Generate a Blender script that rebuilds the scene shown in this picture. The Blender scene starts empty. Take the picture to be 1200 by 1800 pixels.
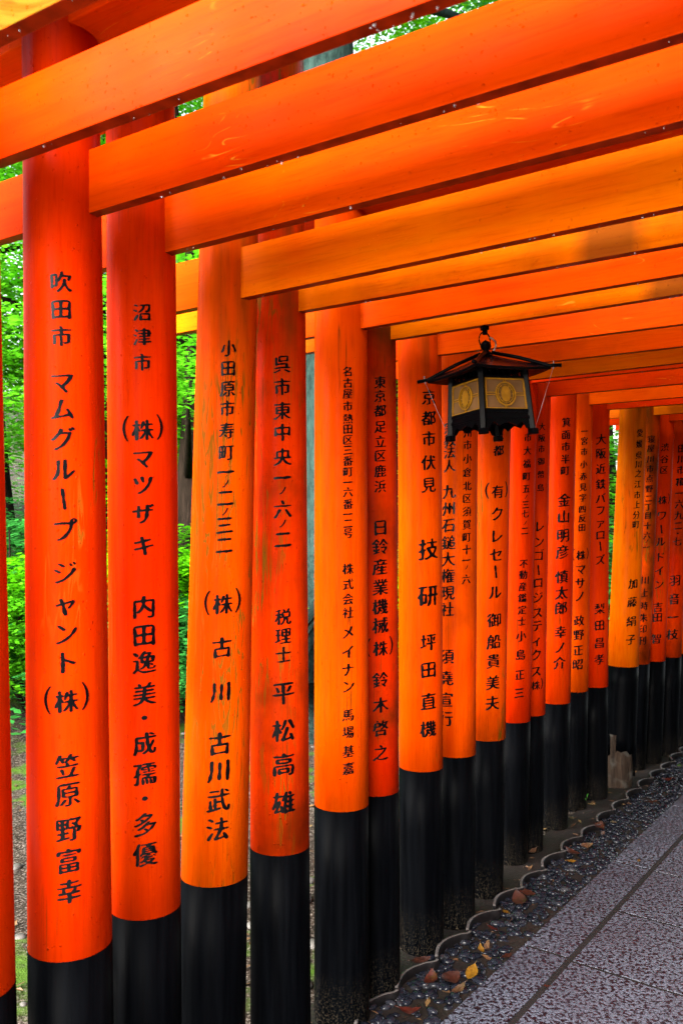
import bpy, bmesh, math, random
from mathutils import Vector, Matrix, noise
R = math.radians
rnd = random.Random(7)
S = bpy.context.scene
COL = S.collection

# ------------------------------------------------------------------ camera
ZE, FP, PIT = 1.46, 1470.0, math.atan(40/1470.0)
cd = bpy.data.cameras.new('camera'); cam = bpy.data.objects.new('camera', cd); COL.objects.link(cam)
cam.location = (0, 0, ZE); cam.rotation_euler = (R(90)+PIT, 0, 0)
cd.sensor_fit = 'VERTICAL'; cd.sensor_height = 36; cd.lens = FP/1800*36
cd.clip_start = 0.02; cd.clip_end = 2000
cd.dof.use_dof = True; cd.dof.focus_distance = 2.7; cd.dof.aperture_fstop = 7.0
S.camera = cam

# ------------------------------------------------------------------ sky, sun, exposure
w = bpy.data.worlds.new("World"); S.world = w; w.use_nodes = True
nt = w.node_tree; nt.nodes.clear()
sky = nt.nodes.new('ShaderNodeTexSky'); sky.sky_type = 'NISHITA'; sky.sun_disc = False
SUN_EL, SUN_AZ = R(25), R(221)          # azimuth clockwise from +Y: behind the camera, to the left
sky.sun_elevation = SUN_EL; sky.sun_rotation = SUN_AZ; sky.air_density = 1.4; sky.dust_density = 4.0
hs = nt.nodes.new('ShaderNodeHueSaturation'); hs.inputs['Saturation'].default_value = 0.45
bg = nt.nodes.new('ShaderNodeBackground'); bg.inputs['Strength'].default_value = 0.11
wo = nt.nodes.new('ShaderNodeOutputWorld')
nt.links.new(sky.outputs[0], hs.inputs['Color']); nt.links.new(hs.outputs[0], bg.inputs['Color']); nt.links.new(bg.outputs[0], wo.inputs[0])
sl = bpy.data.lights.new('sun', 'SUN'); sl.energy = 3.2; sl.angle = R(75); sl.color = (1, .96, .9)
so = bpy.data.objects.new('sun', sl); COL.objects.link(so)
sd = Vector((math.sin(SUN_AZ)*math.cos(SUN_EL), math.cos(SUN_AZ)*math.cos(SUN_EL), math.sin(SUN_EL)))
so.rotation_euler = (-sd).to_track_quat('-Z', 'Y').to_euler()
S.view_settings.view_transform = 'Standard'; S.view_settings.look = 'None'
S.view_settings.gamma = 1; S.view_settings.exposure = 3.1
S.render.engine = 'CYCLES'
S.cycles.max_bounces = 10; S.cycles.diffuse_bounces = 6; S.cycles.use_denoising = True

# ------------------------------------------------------------------ helpers
def tag(o, label=None, cat=None, group=None, kind=None):
    if label: o['label'] = label
    if cat: o['category'] = cat
    if group: o['group'] = group
    if kind: o['kind'] = kind
    return o
def empty(name, loc, rz=0.0):
    o = bpy.data.objects.new(name, None); COL.objects.link(o); o.location = loc; o.rotation_euler = (0, 0, rz)
    o.empty_display_size = .1
    return o
def link(name, me, parent=None, mat=None, smooth=False):
    o = bpy.data.objects.new(name, me); COL.objects.link(o)
    if parent: o.parent = parent
    if mat: me.materials.append(mat)
    if smooth:
        for p in me.polygons: p.use_smooth = True
    return o
def from_bm(name, bm, parent=None, mat=None, smooth=False):
    me = bpy.data.meshes.new(name); bm.normal_update(); bm.to_mesh(me); bm.free()
    return link(name, me, parent, mat, smooth)
def from_py(name, vs, fs, parent=None, mat=None, smooth=False):
    me = bpy.data.meshes.new(name); me.from_pydata(vs, [], fs); me.update()
    return link(name, me, parent, mat, smooth)
def box(bm, c, s, bev=0.0, rot=None, taper=1.0):
    g = bmesh.ops.create_cube(bm, size=1.0)['verts']
    for v in g:
        t = taper if v.co.z < 0 else 1.0
        v.co = Vector((v.co.x*s[0]*t, v.co.y*s[1]*t, v.co.z*s[2]))
    if bev > 0:
        es = list({e for v in g for e in v.link_edges})
        r = bmesh.ops.bevel(bm, geom=es, offset=bev, segments=2, profile=.5, affect='EDGES')
        g = list({v for f in r['faces'] for v in f.verts} | {v for v in g if v.is_valid})
    M = Matrix.Translation(Vector(c)) @ (rot.to_4x4() if rot else Matrix())
    for v in g: v.co = M @ v.co
    return g
def lathe(bm, prof, n=24, axis=None, cap=True):
    """prof: list of (r, centre Vector)"""
    rings = []
    for r, c in prof:
        rings.append([bm.verts.new((c.x+r*math.cos(2*math.pi*k/n), c.y+r*math.sin(2*math.pi*k/n), c.z)) for k in range(n)])
    for a, b in zip(rings, rings[1:]):
        for k in range(n): bm.faces.new((a[k], a[(k+1) % n], b[(k+1) % n], b[k]))
    if cap:
        bm.faces.new(rings[0][::-1]); bm.faces.new(rings[-1])
    return rings
def tube(bm, pts, r, n=8, closed=False):
    pts = [Vector(p) for p in pts]; rings = []; L = len(pts)
    up = Vector((0, 0, 1))
    for i, p in enumerate(pts):
        a = pts[(i-1) % L] if (closed or i) else p
        b = pts[(i+1) % L] if (closed or i < L-1) else p
        t = (b-a).normalized()
        s = t.cross(up)
        if s.length < .05: s = t.cross(Vector((1, 0, 0)))
        s.normalize(); q = s.cross(t)
        rr = r[i] if isinstance(r, (list, tuple)) else r
        rings.append([bm.verts.new(p+s*rr*math.cos(2*math.pi*k/n)+q*rr*math.sin(2*math.pi*k/n)) for k in range(n)])
    m = L if closed else L-1
    for i in range(m):
        a, b = rings[i], rings[(i+1) % L]
        for k in range(n): bm.faces.new((a[k], a[(k+1) % n], b[(k+1) % n], b[k]))
    if not closed:
        bm.faces.new(rings[0][::-1]); bm.faces.new(rings[-1])
def ray(px, py):
    cx, cy = (px-600)/FP, (900-py)/FP
    return Vector((cx, math.cos(PIT)-cy*math.sin(PIT), math.sin(PIT)+cy*math.cos(PIT)))
EYE = Vector((0, 0, ZE))
def atY(px, py, Y):
    d = ray(px, py); return EYE+d*(Y/d.y)
def atZ(px, py, Z=0.0):
    d = ray(px, py); return EYE+d*((Z-ZE)/d.z)
def atPlane(px, py, p0, n):
    d = ray(px, py); return EYE+d*((p0-EYE).dot(n)/d.dot(n))

# ------------------------------------------------------------------ materials
class NB:
    def __init__(s, name):
        s.m = bpy.data.materials.new(name); s.m.use_nodes = True; s.t = s.m.node_tree
        s.b = s.t.nodes['Principled BSDF']
    def n(s, typ, **kw):
        x = s.t.nodes.new(typ)
        for k, v in kw.items():
            if k in x.inputs.keys(): 
                x.inputs[k].default_value = v
            else: setattr(x, k, v)
        return x
    def l(s, a, b): s.t.links.new(a, b)
    def coord(s, scale=(1, 1, 1), loc=(0, 0, 0), which='Object'):
        tc = s.n('ShaderNodeTexCoord'); mp = s.n('ShaderNodeMapping')
        mp.inputs['Scale'].default_value = scale; mp.inputs['Location'].default_value = loc
        s.l(tc.outputs[which], mp.inputs['Vector']); return mp.outputs[0]
    def noise(s, vec, scale=5, detail=4, rough=.55, dist=0):
        x = s.n('ShaderNodeTexNoise'); x.inputs['Scale'].default_value = scale; x.inputs['Detail'].default_value = detail
        x.inputs['Roughness'].default_value = rough; x.inputs['Distortion'].default_value = dist
        s.l(vec, x.inputs['Vector']); return x.outputs['Fac']
    def ramp(s, fac, stops, interp='LINEAR'):
        x = s.n('ShaderNodeValToRGB'); x.color_ramp.interpolation = interp
        e = x.color_ramp.elements
        while len(e) < len(stops): e.new(.5)
        for q, (p, c) in zip(e, stops):
            q.position = p; q.color = (c, c, c, 1) if isinstance(c, (int, float)) else (*c, 1)
        s.l(fac, x.inputs[0]); return x.outputs[0]
    def mix(s, fac, a, b, typ='MIX'):
        x = s.n('ShaderNodeMix', data_type='RGBA', blend_type=typ)
        for i, v in ((0, fac), (6, a), (7, b)):
            if hasattr(v, 'is_linked'): s.l(v, x.inputs[i])
            elif isinstance(v, (int, float)): x.inputs[i].default_value = v
            else: x.inputs[i].default_value = (*v, 1)
        return x.outputs[2]
    def math(s, op, a, b=0.0, clamp=False):
        x = s.n('ShaderNodeMath', operation=op, use_clamp=clamp)
        for i, v in ((0, a), (1, b)):
            if hasattr(v, 'is_linked'): s.l(v, x.inputs[i])
            else: x.inputs[i].default_value = v
        return x.outputs[0]
    def bump(s, h, dist=.002, strength=.5, prev=None):
        x = s.n('ShaderNodeBump'); x.inputs['Distance'].default_value = dist; x.inputs['Strength'].default_value = strength
        s.l(h, x.inputs['Height'])
        if prev: s.l(prev, x.inputs['Normal'])
        return x.outputs[0]
    def set(s, **kw):
        for k, v in kw.items():
            k = k.replace('_', ' ')
            if hasattr(v, 'is_linked'): s.l(v, s.b.inputs[k])
            else: s.b.inputs[k].default_value = (*v, 1) if isinstance(v, tuple) and len(v) == 3 else v
        return s.m

def paint(name, col, axis='z', seed=0.0, stain=0.0, peel=0.0, dirt=.25, wet=.0, moss=0.0, soot=None, gloss=.009, drip=None):
    """vermilion lacquer on timber; grain runs along the member"""
    q = NB(name)
    loc = (seed*3.7, seed*1.3, seed*2.1)
    ax = {'z': (1, 1, .06), 'x': (.06, 1, 1)}[axis]
    g = q.coord(ax, loc); p = q.coord((1, 1, 1), loc)
    grain = q.noise(g, 60, 5, .6); broad = q.noise(p, 2.2, 3, .5); streak = q.noise(g, 14, 4, .6, .6); fine = q.noise(g, 190, 3, .6)
    hi = tuple(min(1, c*1.0) for c in (col[0], col[1]*1.45+.004, col[2]))
    lo = (col[0]*.88, col[1]*.70, col[2])
    c = q.mix(q.ramp(broad, [(.3, 0.), (.7, 1.)]), lo, hi)
    c = q.mix(q.math('MULTIPLY', q.ramp(grain, [(.35, 1.), (.6, 0.)]), .34), c, (col[0]*.70, col[1]*.55, col[2]))
    c = q.mix(q.math('MULTIPLY', q.ramp(streak, [(.42, 0.), (.62, 1.)]), .28), c, (col[0], col[1]*1.7+.004, col[2]))
    c = q.mix(q.math('MULTIPLY', q.ramp(fine, [(.50, 0.), (.70, 1.)]), .34), c, (col[0]*.5, col[1]*.4, 0.))
    # sooty damp patches
    d0 = .60-.22*dirt; dm = q.math('MULTIPLY', q.ramp(q.noise(p, 3.1, 5, .6), [(d0, 0.), (d0+.20, 1.)]), dirt)
    c = q.mix(dm, c, (.075, .010, .001))
    h = grain
    if stain > 0:    # mould streaks in drying cracks
        cr = q.noise(q.coord((1, 1, .09), (seed*5, 2, seed)), 26, 3, .55, 1.2)
        band = q.math('ABSOLUTE', q.math('SUBTRACT', cr, .5))
        ln = q.ramp(band, [(0., 1.), (.010, 1.), (.022, 0.)])
        gate = q.ramp(q.noise(q.coord((1, 1, .35), (seed*2, seed, 7)), 7, 3), [(.60-stain*.13, 0.), (.68-stain*.1, 1.)])
        k = q.math('MULTIPLY', ln, gate)
        c = q.mix(q.math('MULTIPLY', k, .85), c, (.10, .050, .003))
        h = q.math('SUBTRACT', h, q.math('MULTIPLY', k, 1.5))
    if axis == 'z':  # hairline drying cracks
        cn = q.noise(q.coord((1, 1, .02), (seed*2, 9, seed)), 42, 2, .5)
        ck = q.ramp(q.math('ABSOLUTE', q.math('SUBTRACT', cn, .5)), [(0., 1.), (.004, .9), (.009, 0.)])
        cg = q.ramp(q.noise(q.coord((2.2, 2.2, .7), (seed, 3, seed*2)), 3.2, 3), [(.55, 0.), (.63, 1.)])
        k = q.math('MULTIPLY', ck, cg)
        c = q.mix(q.math('MULTIPLY', k, .8), c, (.09, .02, .002)); h = q.math('SUBTRACT', h, q.math('MULTIPLY', k, 1.2))
    if peel > 0:     # worn paint following the growth rings
        rg = q.noise(q.coord({'z': (1, 1, .25), 'x': (.25, 1, 1)}[axis], (seed, 4, seed*3)), 9, 2, .4, .4)
        rr = q.math('FRACT', q.math('MULTIPLY', rg, 14))
        ln = q.ramp(rr, [(0., 0.), (.44, 0.), (.5, 1.), (.56, 0.)])
        br = q.ramp(q.noise(g, 90, 3, .7), [(.5, 0.), (.6, 1.)])
        gate = q.ramp(q.noise(p, 2.6, 2), [(.62-peel*.12, 0.), (.70-peel*.1, 1.)])
        k = q.math('MULTIPLY', q.math('MULTIPLY', ln, br), gate)
        c = q.mix(q.math('MULTIPLY', k, .85), c, (.50, .20, .012))
    if moss > 0:
        mn = q.noise(q.coord((.5, 1, 1), (seed, 0, 1)), 10, 4, .6, 1.6)
        b2 = q.math('ABSOLUTE', q.math('SUBTRACT', mn, .5))
        k = q.ramp(b2, [(0., 1.), (.05, .8), (.11, 0.)])
        c = q.mix(q.math('MULTIPLY', k, moss), c, (.06, .055, .003))
    if soot is not None:
        sx = q.n('ShaderNodeSeparateXYZ'); q.l(q.coord(), sx.inputs[0])
        dd = q.math('ABSOLUTE', q.math('SUBTRACT', sx.outputs[0], soot))
        k = q.ramp(q.math('ADD', dd, q.math('MULTIPLY', q.math('SUBTRACT', broad, .5), .10)), [(.05, 1.), (.10, 0.)])
        c = q.mix(q.math('MULTIPLY', k, .68), c, (.06, .02, .004))
    if drip is not None:   # mould running down below the beam joint
        sp = q.n('ShaderNodeSeparateXYZ'); q.l(q.coord(), sp.inputs[0]); dx, dz = drip
        mr = lambda v, a, b: q.ramp(q.math('DIVIDE', q.math('SUBTRACT', v, a), b-a, True), [(0., 0.), (1., 1.)])
        k = q.math('MULTIPLY', mr(sp.outputs[0], dx+.030, dx+.062), mr(sp.outputs[0], dx+.30, dx+.20))
        k = q.math('MULTIPLY', k, mr(sp.outputs[2], dz-.42, dz))
        k = q.math('MULTIPLY', k, q.ramp(streak, [(.40, 0.), (.62, 1.)]))
        c = q.mix(q.math('MULTIPLY', k, .65), c, (.030, .018, .002))
    # rain drops: sparse small beads
    vo = q.n('ShaderNodeTexVoronoi'); vo.inputs['Scale'].default_value = 95; q.l(q.coord((1, 1, .8), loc), vo.inputs['Vector'])
    dr = q.ramp(vo.outputs['Distance'], [(0., 1.), (.30, 0.)])
    dg = q.ramp(q.noise(q.coord((1, 1, 1), (1, seed, 5)), 160, 1), [(.58, 0.), (.62, 1.)])
    drop = q.math('MULTIPLY', dr, dg)
    b1 = q.bump(h, .0012, .35)
    b2 = q.bump(drop, .003, .9, b1)
    rough = q.ramp(q.noise(p, 8, 3), [(.3, .26), (.7, .42)])
    return q.set(Base_Color=c, Roughness=rough, Normal=b2, Specular_IOR_Level=gloss)

def simple(name, col, rough=.5, metal=0.0, spec=.5, nscale=30, namp=.25, bump=0.0, col2=None):
    q = NB(name); v = q.coord()
    f = q.noise(v, nscale, 5)
    c2 = col2 or tuple(x*(1-namp) for x in col)
    c = q.mix(q.ramp(f, [(.35, 0.), (.65, 1.)]), c2, col)
    kw = dict(Base_Color=c, Roughness=rough, Metallic=metal, Specular_IOR_Level=spec)
    if bump: kw['Normal'] = q.bump(f, bump, .6)
    return q.set(**kw)

def black_paint(name, seed=0, worn=0.0):
    q = NB(name); g = q.coord((1, 1, .05), (seed, seed*2, 0))
    f = q.noise(g, 45, 5, .6)
    c = q.mix(q.ramp(f, [(.4, 0.), (.75, 1.)]), (.0005, .0006, .0009), (.0016, .0019, .0026))
    sep = q.n('ShaderNodeSeparateXYZ'); q.l(q.coord(), sep.inputs[0])
    # splashed soil on the foot
    foot = q.math('MULTIPLY', q.ramp(sep.outputs[2], [(0., 1.), (.16, 0.)]), q.ramp(q.noise(q.coord(), 220, 2), [(.55, 0.), (.62, 1.)]))
    c = q.mix(q.math('MULTIPLY', foot, .22), c, (.10, .08, .055))
    if worn:
        wv = q.ramp(q.noise(q.coord((1, 1, .12), (seed, 3, 1)), 18, 4, .6), [(.6, 0.), (.68, 1.)])
        lowz = q.ramp(sep.outputs[2], [(0., 1.), (.32, 0.)])
        c = q.mix(q.math('MULTIPLY', q.math('MULTIPLY', wv, lowz), worn), c, (.11, .07, .04))
    return q.set(Base_Color=c, Roughness=q.ramp(f, [(.3, .34), (.7, .5)]), Specular_IOR_Level=.012, Normal=q.bump(f, .001, .5))

M_INK = simple('glossy_ink', (.0015, .0015, .002), .28, 0, .06)
M_IRON = simple('dark_iron', (.0009, .0009, .0014), .33, 0, .03, 60, .5, .0006)
M_COPPER = simple('red_lacquer', (.007, .0025, .0035), .25, 0, .12, 40, .6, .0005, (.003, .0015, .0025))
M_GOLD = simple('gilt_brass', (.25, .115, .003), .42, .2, .2, 50, .35)
M_PAPER = simple('frosted_glass', (.110, .058, .022), .4, 0, .06, 12, .35)
M_WIRE = simple('steel_wire', (.30, .26, .27), .35, .8, .5)

# ------------------------------------------------------------------ terrain, path, pebble bed
RN = Vector((.834, -.552)); RP = Vector((0, 2.59)); RD = Vector((.552, .834))   # row normal (to the path), point, direction
def side(x, y): return (Vector((x, y))-RP).dot(RN)
def sstep(a, b, x):
    t = max(0., min(1., (x-a)/(b-a))); return t*t*(3-2*t)
def ground_h(x, y):
    s = side(x, y)
    h = -.012
    if s < -.25:
        k = sstep(.25, 1.2, -s)
        h += k*(.035*noise.noise((x*1.1, y*1.1, 0))+.012*noise.noise((x*5, y*5, 3)))
        h += sstep(2.6, 10, -s)*1.9+sstep(8, 40, -s)*7
    if s > 3.2:
        h += sstep(3.2, 12, s)*2.2+sstep(8, 40, s)*5
    h += .004*noise.noise((x*9, y*9, 1))
    return h
def terrain():
    n = 150
    def ax(i):
        t = (i/n)*2-1
        return (abs(t)**2.6)*90*(1 if t >= 0 else -1)+t*9
    xs = [ax(i) for i in range(n+1)]; ys = [y+3.5 for y in xs]
    vs = [(x, y, ground_h(x, y)) for y in ys for x in xs]
    fs = [(j*(n+1)+i, j*(n+1)+i+1, (j+1)*(n+1)+i+1, (j+1)*(n+1)+i) for j in range(n) for i in range(n)]
    q = NB('forest_soil'); v = q.coord()
    a = q.noise(v, 1.3, 5, .6); b = q.noise(v, 24, 6, .65); c3 = q.noise(v, 90, 3, .6)
    soil = q.mix(q.ramp(b, [(.35, 0.), (.65, 1.)]), (.006, .004, .003), (.032, .023, .017))
    soil = q.mix(q.ramp(c3, [(.5, 0.), (.64, .8)]), soil, (.13, .11, .095))
    mossy = q.mix(b, (.022, .05, .006), (.05, .10, .01))
    c = q.mix(q.ramp(a, [(.54, 0.), (.60, 1.)]), soil, mossy)
    m = q.set(Base_Color=c, Roughness=.75, Specular_IOR_Level=.08, Normal=q.bump(q.math('ADD', b, q.math('MULTIPLY', c3, .5)), .02, .7))
    tag(from_py('ground', vs, fs, None, m, True), kind='structure')
terrain()

E0 = atZ(770, 1800, 0.0).xy; E1 = atZ(1200, 1395, 0.0).xy
PA = (E1-E0).normalized(); PB = Vector((PA.y, -PA.x))     # along the path, and across it to the right
def onpath(a, b): return E0+PA*a+PB*b
PANG = math.atan2(PA.y, PA.x)
def paving():
    q = NB('hammered_granite'); v = q.coord()
    f = q.noise(v, 80, 3, .55, .5); f2 = q.noise(v, 170, 3, .6); f3 = q.noise(v, 3.0, 4)
    lt = q.mix(q.ramp(f2, [(.4, 0.), (.6, 1.)]), (.030, .035, .050), (.095, .105, .145))
    dk = (.005, .0025, .005)
    k = q.ramp(f, [(.45, 0.), (.51, 1.)])
    c = q.mix(k, dk, lt)
    c = q.mix(q.math('MULTIPLY', q.ramp(f3, [(.4, 0.), (.7, 1.)]), .5), c, (.022, .018, .026))
    m = q.set(Base_Color=c, Roughness=q.ramp(f, [(.4, .30), (.6, .55)]), Specular_IOR_Level=.5,
              Normal=q.bump(q.math('ADD', f, q.math('MULTIPLY', f2, .3)), .006, .8))
    bm = bmesh.new()
    def slab(a0, a1, b0, b1, g=.006):
        c = onpath((a0+a1)/2, (b0+b1)/2)
        box(bm, (c.x, c.y, -.04), (a1-a0-.015, b1-b0-g, .08), 0, Matrix.Rotation(PANG, 3, 'Z'))
    a = -3.2+.605-.952*0
    a = .605-.952*4
    while a < 16: slab(a, a+.952, 0, .166); a += .952
    for r in range(3):
        a = .593-.477*9+(r % 2)*.24
        b0 = .182+r*.56
        while a < 16: slab(a, a+.477, b0, b0+.56); a += .477
    a = -3.2
    while a < 16: slab(a, a+.952, 1.89, 2.06); a += .952
    tag(from_bm('stone_path', bm, None, m), kind='structure')
    jm = simple('path_joint_mortar', (.0045, .0018, .002), .8, 0, .3, 80, .5, .004)
    bm = bmesh.new(); c = onpath(6, 1.03)
    box(bm, (c.x, c.y, -.0422), (20.4, 2.03, .08), 0, Matrix.Rotation(PANG, 3, 'Z'))
    tag(from_bm('path_bedding', bm, None, jm), kind='structure')
paving()

_ib = bmesh.new(); bmesh.ops.create_icosphere(_ib, subdivisions=2, radius=1.0); _ib.verts.ensure_lookup_table()
ICO_V = [v.co.copy() for v in _ib.verts]; ICO_F = [tuple(v.index for v in f.verts) for f in _ib.faces]; _ib.free()
def bounce_ground():  # unseen pale ground, added behind the camera to bounce light onto the beams
    n = 24; vs, fs = [], []
    for j in range(n+1):
        for i in range(n+1):
            a = -16+14.2*j/n; b = -3.5+7*i/n; p = onpath(a, b)
            vs.append((p.x, p.y, max(ground_h(p.x, p.y)+.012, .004)))
    for j in range(n):
        for i in range(n): k = j*(n+1)+i; fs.append((k, k+1, k+n+2, k+n+1)[::-1])
    tag(from_py('added_bounce_ground', vs, fs, None, simple('pale_bounce_surface', (.68, .65, .60), .9, 0, .2, 60, .15, .004), True), kind='structure')
bounce_ground()
def pebble_mesh(acc, c, s, rot):
    vs, fs = acc; b = len(vs)
    k = rnd.random()*9; kk = Vector((k, k, k))
    for co in ICO_V:
        d = 1+.12*noise.noise(co*1.2+kk)
        vs.append(rot @ Vector((co.x*s[0]*d, co.y*s[1]*d, co.z*s[2]*d))+c)
    fs += [(a+b, e+b, f+b) for a, e, f in ICO_F]
def pebbles():
    bm = bmesh.new(); c = onpath(6, -.19)
    box(bm, (c.x, c.y, -.052), (20.4, .378, .095), 0, Matrix.Rotation(PANG, 3, 'Z'))
    tag(from_bm('pebble_bed_soil', bm, None, simple('wet_soil', (.013, .009, .007), .6, 0, .3, 120, .7, .006)), kind='structure')
    q = NB('river_pebble'); v = q.coord()
    vo = q.n('ShaderNodeTexVoronoi'); vo.inputs['Scale'].default_value = 28; q.l(v, vo.inputs['Vector'])
    c = q.ramp(vo.outputs['Color'], [(0., (.003, .0035, .006)), (.75, (.008, .009, .014)), (1., (.03, .03, .033))])
    m = q.set(Base_Color=c, Roughness=.15, Specular_IOR_Level=.17)
    bm = ([], [])
    for i in range(3000):
        a = rnd.uniform(-1.2, 7.4); b = rnd.uniform(-.215, -.008)
        if a < .75 and rnd.random() < .38: continue      # thin cover near the viewer
        if a > 4 and rnd.random() < .35: continue
        p = onpath(a, b)
        s = rnd.uniform(.010, .0205)
        z = -.012+s*.35+rnd.uniform(0, .008)
        rot = Matrix.Rotation(rnd.uniform(0, 6.28), 3, 'Z') @ Matrix.Rotation(rnd.uniform(-.35, .35), 3, 'X')
        pebble_mesh(bm, Vector((p.x, p.y, z)), (s*1.25, s*.85, s*.55), rot)
    o = from_py('pebble_gravel', bm[0], bm[1], None, m, True)
    tag(o, 'dark polished river pebbles filling the strip between scalloped tiles and stone path', 'pebbles', kind='stuff')
    # loose stones, grit and litter on the soil outside the row
    bm = ([], [])
    for i in range(900):
        t = rnd.uniform(-2, 8); s_ = -abs(rnd.gauss(0, 1.6))-.1
        p = RP+RD*t+RN*s_
        s = rnd.choice([.006, .008, .01, .014, .02, .035])*rnd.uniform(.7, 1.2)
        rot = Matrix.Rotation(rnd.uniform(0, 6.28), 3, 'Z')
        pebble_mesh(bm, Vector((p.x, p.y, ground_h(p.x, p.y)+s*.2)), (s*1.2, s, s*.6), rot)
    m2 = simple('grey_field_stone', (.085, .08, .075), .6, 0, .2, 20, .6, .004)
    tag(from_py('loose_stones', bm[0], bm[1], None, m2, True), 'grey stones strewn over the bare soil outside the gates', 'stones', kind='stuff')
    vs, fs = [], []
    for i in range(3400):
        t = rnd.uniform(-2.5, 9); s_ = -abs(rnd.gauss(0, 2.2))-.02
        if i % 6 == 0: s_ = rnd.uniform(-.1, .24)
        p = RP+RD*t+RN*s_
        z = ground_h(p.x, p.y)+rnd.uniform(.004, .014)
        L = rnd.uniform(.008, .03); W = L*rnd.uniform(.25, .45); an = rnd.uniform(0, 6.28)
        u = Vector((math.cos(an), math.sin(an), rnd.uniform(-.3, .3))); v2 = Vector((-math.sin(an), math.cos(an), rnd.uniform(-.5, .5)))
        c0 = Vector((p.x, p.y, z)); k = len(vs)
        vs += [c0-u*L, c0+v2*W+Vector((0, 0, .003)), c0+u*L, c0-v2*W]; fs.append((k, k+1, k+2, k+3))
    q = NB('leaf_litter'); v = q.coord(); wn = q.n('ShaderNodeTexVoronoi'); wn.inputs['Scale'].default_value = 30; q.l(v, wn.inputs['Vector'])
    c = q.ramp(wn.outputs['Color'], [(0., (.018, .009, .005)), (.5, (.055, .025, .011)), (.8, (.10, .05, .02)), (1., (.15, .10, .04))])
    tag(from_py('leaf_litter', vs, fs, None, q.set(Base_Color=c, Roughness=.5)), 'scattered brown leaf scraps and twigs on the soil among the gate posts', 'leaf litter', kind='stuff')
pebbles()

# ------------------------------------------------------------------ glyphs carved into the posts
_glyph = {}
_fc = bpy.data.curves.new('glyph_source', 'FONT'); _fc.resolution_u = 3
_fo = bpy.data.objects.new('glyph_source', _fc); COL.objects.link(_fo)
def glyph(ch):
    """outline fill of one character, centred on the em box, restyled towards a brush hand"""
    if ch in _glyph: return _glyph[ch]
    _fc.body = {'|': 'ー'}.get(ch, ch)
    bpy.context.view_layer.update()
    me = bpy.data.meshes.new_from_object(_fo.evaluated_get(bpy.context.evaluated_depsgraph_get()))
    bm = bmesh.new(); bm.from_mesh(me); bpy.data.meshes.remove(me)
    bmesh.ops.remove_doubles(bm, verts=bm.verts, dist=1e-5)
    bmesh.ops.triangulate(bm, faces=bm.faces)
    # add points along long outline edges so that the strokes can swell and thin
    for _ in range(3):
        es = [e for e in bm.edges if len(e.link_faces) == 1 and e.calc_length() > .075]
        if es: bmesh.ops.subdivide_edges(bm, edges=es, cuts=1)
    bmesh.ops.triangulate(bm, faces=bm.faces)
    # round the stroke ends the way a loaded brush does
    if ch not in '()':
        for _ in range(2):
            new = {}
            for v in bm.verts:
                nb = [e.other_vert(v).co for e in v.link_edges if len(e.link_faces) == 1]
                if len(nb) == 2: new[v] = v.co.lerp((nb[0]+nb[1])/2, .42)
            for v, co in new.items(): v.co = co
    cx, cy = (.5, .38) if ch not in '()' else (sum(v.co.x for v in bm.verts)/len(bm.verts), .232)
    nrm = {v: Vector((0, 0)) for v in bm.verts}
    for e in bm.edges:
        if len(e.link_faces) == 1:
            f = e.link_faces[0]; c = f.calc_center_median(); a, b = e.verts
            d = (b.co-a.co).xy; n = Vector((d.y, -d.x))
            if n.length < 1e-9: continue
            n.normalize()
            if n.dot((a.co-c).xy) < 0: n = -n
            nrm[a] += n; nrm[b] += n
    k = (ord(ch) % 97)*1.7
    for v in bm.verts:
        n = nrm[v]
        if n.length > 1e-6: n.normalize()
        x, y = v.co.x-cx, v.co.y-cy
        j = noise.noise((v.co.x*5+k, v.co.y*5, 0))
        if ch in '一二三十ー|': y += n.y*.016
        wt = 1 if ch not in '()' else .15
        x += n.x*(.034+.032*j)*wt; y += n.y*(.006+.026*j)*wt
        x += .018*noise.noise((v.co.x*2.5, v.co.y*2.5, k)); y += .018*noise.noise((v.co.x*2.5, v.co.y*2.5, k+9))
        if ch not in '()': y += .10*x                                        # rising cross strokes
        if ch == '|': x, y = -y*1.2+.03*math.sin(y*3), x
        v.co = Vector((x, y, 0))
    vs = [v.co.xy.copy() for v in bm.verts]; idx = {v: i for i, v in enumerate(bm.verts)}
    fs = [tuple(idx[v] for v in f.verts) for f in bm.faces]
    bm.free(); _glyph[ch] = (vs, fs); return _glyph[ch]

def inscription(chars, surf, r, parent):
    """chars: (char, u metres to the right, z metres, size metres); surf(z, u, lift) -> local point"""
    bm = bmesh.new()
    for ch, u0, z0, s in chars:
        vs, fs = glyph(ch)
        bv = [bm.verts.new((u0+p.x*s, z0+p.y*s, 0)) for p in vs]
        for f in fs:
            try: bm.faces.new([bv[i] for i in f])
            except ValueError: pass
    xs = [v.co.x for v in bm.verts]
    x = min(xs)+.003; 
    while x < max(xs):
        bmesh.ops.bisect_plane(bm, geom=bm.verts[:]+bm.edges[:]+bm.faces[:], plane_co=(x, 0, 0), plane_no=(1, 0, 0), dist=1e-6)
        x += .0065
    bmesh.ops.recalc_face_normals(bm, faces=bm.faces)
    bnd = [e for e in bm.edges if len(e.link_faces) == 1]
    r_ = bmesh.ops.extrude_edge_only(bm, edges=bnd)
    low = {v for v in r_['geom'] if isinstance(v, bmesh.types.BMVert)}
    for v in bm.verts:
        v.co = surf(v.co.y, v.co.x, -.0015 if v in low else .0009)
    bmesh.ops.recalc_face_normals(bm, faces=bm.faces)
    return from_bm('inscription', bm, parent, M_INK)

# ------------------------------------------------------------------ the gates
RED = (.47, .0155, .0); MID = (.48, .026, .0); ORG = (.50, .033, .0); YEL = (.54, .078, .0); DRK = (.32, .011, .0)
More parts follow.
